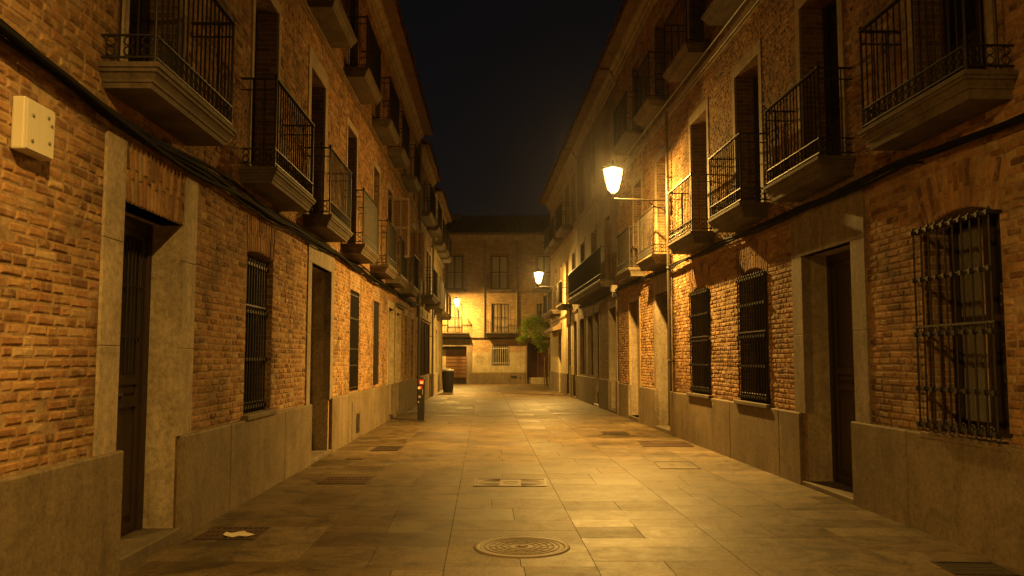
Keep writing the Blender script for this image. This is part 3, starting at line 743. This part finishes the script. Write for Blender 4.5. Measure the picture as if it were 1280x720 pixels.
# ------------------------------------------------------------------ ground
mb = MB(); mb.quad((-250, -250, -.03), (250, -250, -.03), (250, 250, -.03), (-250, 250, -.03)); tag(mb.build('ground', 'ground_base'), kind='structure')
def paving():
    mb = MB(); cols = [-.29+1.14*k for k in range(-12, 14)]
    dx = -.0327
    def slab(x0, x1, y0, y1):
        g = .0013; c = .0012; z = rnd(-.0005, .0005); t1 = rnd(-.0005, .0005); t2 = rnd(-.0005, .0005)
        P = lambda x, y, zz: (x+dx*y, y, zz)
        a = [(x0+g, y0+g), (x1-g, y0+g), (x1-g, y1-g), (x0+g, y1-g)]; b = [(x0+g+c, y0+g+c), (x1-g-c, y0+g+c), (x1-g-c, y1-g-c), (x0+g+c, y1-g-c)]
        zz = [z-t1-t2, z+t1-t2, z+t1+t2, z-t1+t2]
        vs = [P(x, y, -.025) for x, y in a]+[P(x, y, w-.003) for (x, y), w in zip(a, zz)]+[P(x, y, w) for (x, y), w in zip(b, zz)]
        mb.add(vs, [(8, 9, 10, 11)]+[(i, (i+1) % 4, (i+1) % 4+4, i+4) for i in range(4)]+[(i+4, (i+1) % 4+4, (i+1) % 4+8, i+8) for i in range(4)])
    for x0, x1 in zip(cols, cols[1:]):
        y = 1.+rnd(0, .4); lo = 46 if (x1 < -5.4 or x0 > 4.6) else 0
        while y < 62:
            d = random.choice((.36, .42, .5, .58, .66, .8)) if y < 25 else random.choice((.5, .7, .9))
            if y > lo-2:
                r = random.random()
                if r < .42: m = x0+.57+rnd(-.03, .03); slab(x0, m, y, y+d); slab(m, x1, y, y+d)
                elif r < .52: m = x0+random.choice((.38, .76)); slab(x0, m, y, y+d); slab(m, x1, y, y+d)
                else: slab(x0, x1, y, y+d)
            y += d
    tag(mb.build('pavement', 'paving_stone', None, 1, 0, None, False), kind='structure')
paving()

# ------------------------------------------------------------------ things in the ground
def rect_cover(name, label, cat, x0, x1, y0, y1, style, group=None, rz=-.02):
    cx, cy = (x0+x1)/2, (y0+y1)/2; w, h = (x1-x0)/2, (y1-y0)/2
    root = tag(empty(name, (cx, cy, 0), rz), label, cat, group)
    f = MB(); t = .025
    for b in ((-w, w, -h, -h+t), (-w, w, h-t, h), (-w, -w+t, -h+t, h-t), (w-t, w, -h+t, h-t)): f.box(*b, -.02, .008)
    f.build('frame', 'cast_iron', root)
    g = MB()
    if style == 'grate':
        g.box(-w+t, w-t, -h+t, h-t, -.02, .0005, 0)
        k = int((2*w-2*t)/.045)
        for i in range(k): x = -w+t+.01+(2*w-2*t)*i/k; g.box(x, x+.02, -h+t, h-t, .0, .0065, 1)
        for y in (-h/3, h/3): g.box(-w+t, w-t, y-.012, y+.012, .0005, .0078, 1)
        g.build('grating', ['bin_black', 'rust_iron'], root)
    elif style == 'plate':
        g.box(-w+t+.004, w-t-.004, -h+t+.004, h-t-.004, -.02, .004)
        nx = int(w/.035); ny = int(h/.035)
        for i in range(nx):
            for j in range(ny): x = -w+.05+(2*w-.1)*(i+.5)/nx; y = -h+.05+(2*h-.1)*(j+.5)/ny; g.box(x-.012, x+.012, y-.005, y+.005, .004, .0075)
        g.build('cover_plate', 'cast_iron', root)
    elif style == 'paved':
        g.box(-w+t+.004, w-t-.004, -h+t+.004, h-t-.004, -.02, .004, 0); g.box(-w*.3, -w*.12, -.03, .03, .004, .007, 1); g.box(w*.5, w*.65, -.03, .03, .004, .007, 1)
        g.build('cover_plate', ['paving_stone', 'cast_iron'], root)
    elif style == 'arcs':
        g.box(-w+t+.004, w-t-.004, -h+t+.004, h-t-.004, -.02, .003)
        for sx in (-1, 1):
            for rr in (.08, .13, .18, .22, .26):
                if rr > h-t: continue
                pts = []
                for q in range(13):
                    a = -PI/2+PI*q/12; pts.append((sx*(w-t-.02-.27+rr*math.cos(a)), rr*math.sin(a), .0))
                g.tube(pts, .007, 5)
        g.ring((0, 0, .0), .09, .007, 'z', 14); g.build('cover_plate', 'worn_iron', root)
    elif style == 'holes':
        g.box(-w+t+.004, w-t-.004, -h+t+.004, h-t-.004, -.02, .003, 0)
        for i in range(10):
            for j in range(4): x = -w+.06+(2*w-.12)*i/9.; y = -h+.06+(2*h-.12)*j/3.; g.box(x-.018, x+.012, y-.016, y+.016, .003, .0045, 1)
        g.build('cover_plate', ['cast_iron', 'bin_black'], root)
    return root
root = tag(empty('manhole_cover', (.08, 7.30, 0), .3), 'round iron manhole cover with concentric rings in the near middle of the paving', 'manhole cover')
g = MB(); g.lathe([(.40, -.02), (.40, .006), (.355, .009), (.35, .004)], (0, 0, 0), 48); g.build('frame', 'worn_iron', root)
g = MB(); g.lathe([(.345, -.02), (.345, .006)], (0, 0, 0), 48)
for rr in (.05, .11, .165, .215, .265, .31): g.ring((0, 0, .002), rr, .009, 'z', 40)
for k in range(14):
    a = k*2*PI/14; g.tube([((r0)*math.cos(a+(.22 if r0 > .2 else 0)), r0*math.sin(a+(.22 if r0 > .2 else 0)), .003) for r0 in (.12, .16, .21, .26)], .006, 4)
g.lathe([(.03, .004), (.03, .012), (.01, .014)], (0, 0, 0), 12); g.build('cover_plate', 'worn_iron', root)
rect_cover('access_cover', 'oblong iron cover with curved ridges, second in line beyond the round manhole', 'access cover', -.47, .43, 10.72, 11.36, 'arcs')
rect_cover('drain_grate', 'small rusty drain grate by the first left doorway with scrap of paper on it', 'drain grate', -2.75, -2.22, 7.60, 8.12, 'grate', None, 0)
rect_cover('drain_grate', 'iron drain grate beside the left wall before the second doorway', 'drain grate', -2.43, -1.82, 10.92, 11.5, 'grate')
rect_cover('drain_grate', 'dark wide drain grate by the right wall below the barred windows', 'drain grate', 2.35, 3.25, 15.52, 16.45, 'grate', None, -.05)
rect_cover('access_cover', 'brown iron access cover in the paving left of centre before the bollard', 'access cover', -2.40, -1.92, 14.8, 15.55, 'plate')
rect_cover('access_cover', 'square stone filled cover with small iron keys near the right wall', 'access cover', 2.12, 2.70, 12.4, 13.25, 'paved', None, -.05)
rect_cover('access_cover', 'thin square iron cover right of centre beyond the dark grate', 'access cover', 1.88, 2.45, 18.0, 18.7, 'plate', None, -.05)
rect_cover('access_cover', 'perforated plate set in paving at the near right wall below the first window', 'access cover', 3.2, 3.66, 6.36, 6.76, 'holes', None, -.05)
mb = MB(); mb.box(-.13, .13, -.04, .04, -.02, .006, 0); mb.box(-.09, -.01, -.02, .02, .006, .0075, 1); mb.box(.02, .11, -.02, .02, .006, .0075, 1)
o = mb.build('valve_cover', ['bin_black', 'cast_iron'], None, 1, 0, (-2.45, 13.6, 0)); tag(o, 'tiny dark slot cover in paving near the second left doorway', 'valve cover')
pp = MB(); pts = [(.13*math.cos(a)*(.6+.5*abs(math.sin(a*2.1+.5))), .10*math.sin(a)*(.6+.5*abs(math.cos(a*1.7)))) for a in [2*PI*k/18 for k in range(18)]]
pp.loft([[(x, y, .009+.006*math.sin(x*40)) for x, y in pts], [(x*.95, y*.95, .013+.012*math.sin(x*40)+.008*math.cos(y*55)) for x, y in pts]])
tag(pp.build('crumpled_paper', 'paper', None, 1, 0, (-2.40, 7.76, .003)), 'white crumpled scrap of paper lying on the small rusty grate', 'litter')

# ------------------------------------------------------------------ bollard and bin
root = tag(empty('bollard', (-2.30, 22.0, 0), .05), 'dark square bollard with red and white stickers near its top', 'bollard')
b = MB(); b.loft([[(-w, -w, z), (w, -w, z), (w, w, z), (-w, w, z)] for w, z in ((.085, 0), (.088, .5), (.095, 1.0), (.09, 1.06), (.06, 1.085))]); b.build('post', 'bin_black', root, 1, .012)
b = MB(); b.box(-.13, .13, -.13, .13, -.01, .018); b.build('base_plate', 'cast_iron', root, 1, .005)
b = MB(); b.box(-.05, .07, -.1005, -.094, .92, 1.04); b.box(-.035, .03, -.1005, -.094, .80, .88); b.build('sticker', 'sticker_red', root)
b = MB(); b.box(-.02, .055, -.1025, -.1008, .93, 1.0); b.lathe([(.036, 0), (.036, .004)], (0, 0, 0), 14)
b.v = b.v[:8]+[(x-.045, -.099-z, .83+y) for x, y, z in b.v[8:]]; b.build('sticker', 'sticker_white', root)
b = MB(); b.box(-.06, .0, -.097, -.092, .58, .635); b.box(-.075, -.045, -.097, -.091, .45, .50); b.box(.035, .05, -.099, -.092, .66, .8); b.build('sticker', 'bin_lid', root)
root = tag(empty('litter_bin', (-3.02, 41.0, 0)), 'black litter bin with pale lid before the roller shutter', 'bin')
b = MB(); b.lathe([(.21, 0), (.22, .06), (.26, .6), (.28, 1.0), (.275, 1.03)], (0, 0, 0), 24)
for k in range(24): a = 2*PI*k/24; b.tube([(.225*math.cos(a), .225*math.sin(a), .06), (.285*math.cos(a), .285*math.sin(a), .97)], .014, 4)
b.build('body', 'bin_black', root)
b = MB(); b.lathe([(.285, 1.0), (.29, 1.05), (.27, 1.07), (.10, 1.10), (.06, 1.075)], (0, 0, 0), 24); b.build('lid', 'bin_lid', root)
b = MB(); b.lathe([(.25, 0), (.25, .012)], (0, 0, 0), 24); b.build('base_plate', 'cast_iron', root)

# ------------------------------------------------------------------ meter box, wall fixture
def wall_pt(side, s, n, z):
    a, x, sg = (angL, LX, -1) if side == 'L' else (angR, RX, 1)
    return (x+s*math.cos(a)-sg*n*math.sin(a), s*math.sin(a)+sg*n*math.cos(a), z)
root = tag(empty('meter_box', wall_pt('L', 5.0, .005, 2.9), angL), 'cream metal service box fixed on brick beside the first left doorway', 'service box')
b = MB(); b.box(-.165, .165, 0, .078, -.155, .155); b.build('case', 'box_cream', root, -1, .012)
b = MB(); b.box(-.15, .155, .078, .085, -.145, .145); b.build('cover', 'box_cream', root, -1, .003)
for x, z in ((-.09, .06), (-.09, -.09), (.08, .09), (.10, -.06), (.12, .05)):
    b = MB(); b.lathe([(.011, 0), (.011, .006), (.005, .01)], (0, 0, 0), 8)
    b.v = [(x+p, .085+r, z+q) for p, q, r in b.v]; b.build('screw', 'zinc', root, -1)
root = tag(empty('wall_fixture', wall_pt('R', 24.55, .02, 3.47), angR), 'small white box fixture under the cables by the brown plaster house', 'fixture')
b = MB(); b.box(-.1, .1, 0, .16, -.02, .18); b.build('case', 'sticker_white', root, 1, .015)
b = MB(); b.box(-.07, .07, 0, .12, -.16, -.02); b.build('base', 'bin_black', root, 1, .01)

# ------------------------------------------------------------------ cables
def bundle(side, ctrl, count, label, spread, seed, mat='cable'):
    rs = random.Random(seed); mb = MB()
    def at(s):
        for (sa, za), (sb, zb) in zip(ctrl, ctrl[1:]):
            if s <= sb: t = (s-sa)/(sb-sa); return za+(zb-za)*t
        return ctrl[-1][1]
    for k in range(count):
        off = spread*(k/(count-1)-.5); n0 = rs.uniform(.02, .075); r = rs.choice((.009, .012, .016, .020)); ph = rs.uniform(0, 6); pts = []
        s = ctrl[0][0]
        while s <= ctrl[-1][0]:
            g = (.55+.45*math.sin(s*.9+ph))
            z = at(s)+off*(.6+.4*math.sin(s*.7+k))+.018*math.sin(s*2.1+ph)-.012*g
            pts.append((s, .035+n0*(.7+.3*math.sin(s*1.3+ph)), z)); s += .35
        mb.tube(pts, r, 6, 1 if k == count-1 else 0)
    s = ctrl[0][0]+.7
    while s < ctrl[-1][0]: mb.box(s-.015, s+.015, -.0, .13, at(s)-spread*.55, at(s)+spread*.55+.02, 0) if False else mb.box(s-.012, s+.012, .0, .09, at(s)-.03, at(s)-.012, 0); s += 1.7
    a, x, sg = (angL, LX, -1) if side == 'L' else (angR, RX, 1)
    o = mb.build('cable_bundle', [mat, mat], None, sg, 0, (x, 0, 0)); o.rotation_euler = (0, 0, a)
    return tag(o, label, 'cables')
bundle('L', [(2, 3.55), (4.69, 3.36), (5.92, 3.27), (7.97, 3.28), (10, 3.29), (12.36, 3.33), (16.5, 3.34), (22, 3.36), (30, 3.4)], 9, 'bundle of black cables along the left brick wall below the balconies', .17, 3)
bundle('R', [(2, 3.32), (6.34, 3.33), (9.17, 3.40), (12, 3.42), (14.8, 3.42), (20, 3.46), (24.8, 3.5), (33, 3.5)], 6, 'bundle of black cables along the right walls below the balconies', .10, 5)

# ------------------------------------------------------------------ lanterns
LAMP = (1., .55, .11)
def lantern(loc, ang, arm, label, power, glow, hang=False, group='street lanterns'):
    """root at the wall mount; local +x points away from the wall"""
    root = tag(empty('street_lantern', loc, ang), label, 'street lamp', group)
    b = MB()
    if not hang:
        b.tube([(0, 0, 0), (arm+.02, 0, .03)], .017, 8)
        b.box(-.01, .015, -.05, .05, -.32, .1)
        pts = [(.0, 0, -.28)]+[(.12+.05*q, 0, -.24+.03*q+.02*math.sin(q)) for q in range(8)]
        b.tube(pts, .011, 6)
        for cx, cz, rr in ((arm*.55, -.06, .05), (arm*.72, -.045, .04), (arm*.35, -.1, .055)):
            b.tube([(cx+rr*(1-q/16)*math.cos(q*.75), 0, cz+rr*(1-q/16)*math.sin(q*.75)) for q in range(13)], .008, 5)
        b.tube([(arm, 0, .03), (arm, 0, .13)], .02, 8)
    else:
        for k in (-1, 1):
            b.tube([(arm, 0, .95), (arm+k*.3, 0, .98), (arm+k*(1.95 if k < 0 else 4.75), 0, 1.25)], .006, 5)
        b.tube([(arm, 0, .74), (arm, 0, .96)], .012, 6)
    b.build('bracket', 'iron', root)
    f = MB(); c = (arm, 0, .13); N = 6
    rb, rt, zb, zt = .115, .205, .09, .52
    f.lathe([(.012, -.02), (.03, 0), (.02, .03)], c, 10)
    for k in range(N):
        a = 2*PI*k/N; p = lambda r, z: (c[0]+r*math.cos(a), c[1]+r*math.sin(a), c[2]+z)
        f.tube([p(.02, .01), p(rb, zb), p(rt, zt)], .006, 5)
    for r, z in ((rb, zb), (rt, zt)): f.ring((c[0], c[1], c[2]+z), r, .008, 'z', 24)
    f.lathe([(rt+.03, zt), (rt+.035, zt+.015), (.14, zt+.07), (.07, zt+.12), (.03, zt+.135), (.022, zt+.17), (.004, zt+.20)], c, 18)
    f.build('lantern_frame', 'iron', root)
    g = MB(); rings = []
    for r, z in ((.02, .012), (rb-.004, zb), (rt-.006, zt-.004)): rings.append([(c[0]+r*math.cos(2*PI*k/N), c[1]+r*math.sin(2*PI*k/N), c[2]+z) for k in range(N)])
    g.loft(rings, 0, False)
    if not hang:
        for q in range(2):
            for k in (2, 3): g.m[q*N+k] = 1  # wall-side panes get the dimming tint
    g.build('lantern_glass', ['lamp_glass', 'lamp_glass_dimmed'], root)
    for nm, typ, pw in (('lantern_bulb', 'POINT', glow), ('lantern_spot', 'SPOT', power)):   # bare bulb, and an added spot that sends most light downward
        L = bpy.data.lights.new(nm, typ); L.energy = pw; L.color = LAMP; L.shadow_soft_size = .05
        if typ == 'SPOT': L.spot_size = PI; L.spot_blend = 1.
        lo = bpy.data.objects.new(nm, L); col.objects.link(lo); lo.parent = root; lo.location = (arm, 0, .13+(.505 if hang else .465))
    return root
def toward(side): a = angL if side == 'L' else angR; return a-PI/2 if side == 'L' else a+PI/2
lantern(wall_pt('R', 17.75, .0, 4.83), toward('R'), 1.22, 'nearest street lantern on its iron arm over the right balconies', 9400, 850)
lantern(wall_pt('R', 38.1, .0, 4.72), toward('R'), 1.22, 'second street lantern on the right, farther off above the young tree', 5500, 1000)
lantern((-3.38, YB, 4.58), -PI/2, 1.5, 'small far street lantern on the end house above the roller shutter', 6200, 1500)
lantern((-2.8, 2.2, 4.3), 0., 2.0, 'street lantern hung on wires over the street before the first balconies', 3300, 150, True)

# ------------------------------------------------------------------ tree
root = tag(empty('street_tree', (2.05, 51.0, 0)), 'young staked tree with a lopsided leafy crown at the far end', 'tree')
tr = MB(); tr.tube([(0, 0, -.02), (-.02, 0, .7), (-.12, 0, 1.5), (-.28, 0, 2.1), (-.5, 0, 2.7), (-.75, .05, 3.4)], [.065, .05, .045, .04, .03, .015], 8)
rs = random.Random(11)
cl = []
for k in range(38):
    while True:
        x, y, z = rs.uniform(-1, 1), rs.uniform(-1, 1), rs.uniform(-1, 1)
        if .25 < x*x+y*y+z*z < 1: break
    cl.append((-.72+x*.85, y*.85, 3.25+z*.85))
cl += [(-.25, -.1, 2.15), (-.05, 0, 2.35), (-.35, .1, 2.4), (.1, 0, 2.7), (-1.55, 0, 2.75), (-1.5, .1, 3.3)]
for x, y, z in cl[::2]: tr.tube([(-.4, 0, 2.4), ((x-.45)/2, y/2, (z+2.5)/2), (x, y, z)], [.02, .012, .004], 5)
tr.build('trunk', 'bark', root)
lf = MB()
for x, y, z in cl:
    n = rs.randint(90, 140); R0 = rs.uniform(.18, .30)
    for _ in range(n):
        p = Vector((rs.gauss(0, R0*.6), rs.gauss(0, R0*.6), rs.gauss(0, R0*.5)))+Vector((x, y, z))
        u = Vector((rs.uniform(-1, 1), rs.uniform(-1, 1), rs.uniform(-.9, .2))).normalized(); w = u.cross(Vector((rs.uniform(-1, 1), rs.uniform(-1, 1), rs.uniform(-1, 1)))).normalized()
        L = rs.uniform(.07, .13); W = L*.42
        lf.add([tuple(p), tuple(p+u*L*.5+w*W*.5), tuple(p+u*L), tuple(p+u*L*.5-w*W*.5)], [(0, 1, 2, 3)])
lf.build('crown', 'leaf', root, 1, 0, None, False)
for i, (dx, tilt) in enumerate(((-.16, .05), (.16, -.03))):
    b = MB(); b.tube([(0, 0, -.02), (tilt, 0, 1.75)], [.032, .028], 8); b.lathe([(.033, 1.5), (.036, 1.5), (.036, 1.55), (.033, 1.55)], (tilt*.87, 0, 0), 8)
    tag(b.build('tree_stake', 'stake', None, 1, 0, (2.05+dx, 50.95, 0)), ('left' if i == 0 else 'right')+' wooden stake standing against the young tree trunk', 'stake', 'stakes at the tree')

# ------------------------------------------------------------------ sky, camera, settings
wd = bpy.data.worlds.new('World'); scene.world = wd; wd.use_nodes = True
t = NT(wd.node_tree); wd.node_tree.nodes.clear()
tc = t.n('ShaderNodeTexCoord'); sep = t.n('ShaderNodeSeparateXYZ'); t.l(tc.outputs['Generated'], sep.inputs[0])
skyc = t.ramp(sep.outputs[2], [(0., (.0070, .0066, .0074)), (.18, (.0046, .0044, .0050)), (.45, (.0026, .0026, .0030)), (1., (.0020, .0020, .0024))])
bg = t.n('ShaderNodeBackground'); t.l(skyc, bg.inputs[0]); bg.inputs[1].default_value = 1.
ow = t.n('ShaderNodeOutputWorld'); t.l(bg.outputs[0], ow.inputs[0])

def haze():  # thin volume added so the lamps get a halo, standing in for lens bloom
    m, nt = newmat('lamp_glow_haze'); t = NT(nt)
    pv = t.n('ShaderNodeVolumePrincipled'); pv.inputs['Color'].default_value = (.9, .88, .85, 1); pv.inputs['Density'].default_value = .0004; pv.inputs['Anisotropy'].default_value = .93
    o = t.n('ShaderNodeOutputMaterial'); t.l(pv.outputs[0], o.inputs['Volume']); M['lamp_glow_haze'] = m
    mb = MB(); mb.box(-262, 262, -262, 262, -1.1, 14)
    tag(mb.build('haze', 'lamp_glow_haze'), kind='stuff')
haze()
cam = bpy.data.cameras.new('camera'); co = bpy.data.objects.new('camera', cam); col.objects.link(co)
co.location = (0, 0, 1.55); co.rotation_euler = (R_(90+4.711), 0, 0); cam.sensor_width = 36; cam.lens = 1080/1280*36; cam.clip_start = .05; cam.clip_end = 1000
scene.camera = co
vs = scene.view_settings; vs.view_transform = 'Standard'; vs.look = 'None'; vs.exposure = 0; vs.gamma = 1; vs.use_curve_mapping = False
cy = scene.cycles; cy.use_denoising = True; cy.max_bounces = 6; cy.diffuse_bounces = 3; cy.glossy_bounces = 3; cy.transparent_max_bounces = 12; cy.sample_clamp_indirect = 4
try: cy.denoiser = 'OPENIMAGEDENOISE'
except Exception: pass
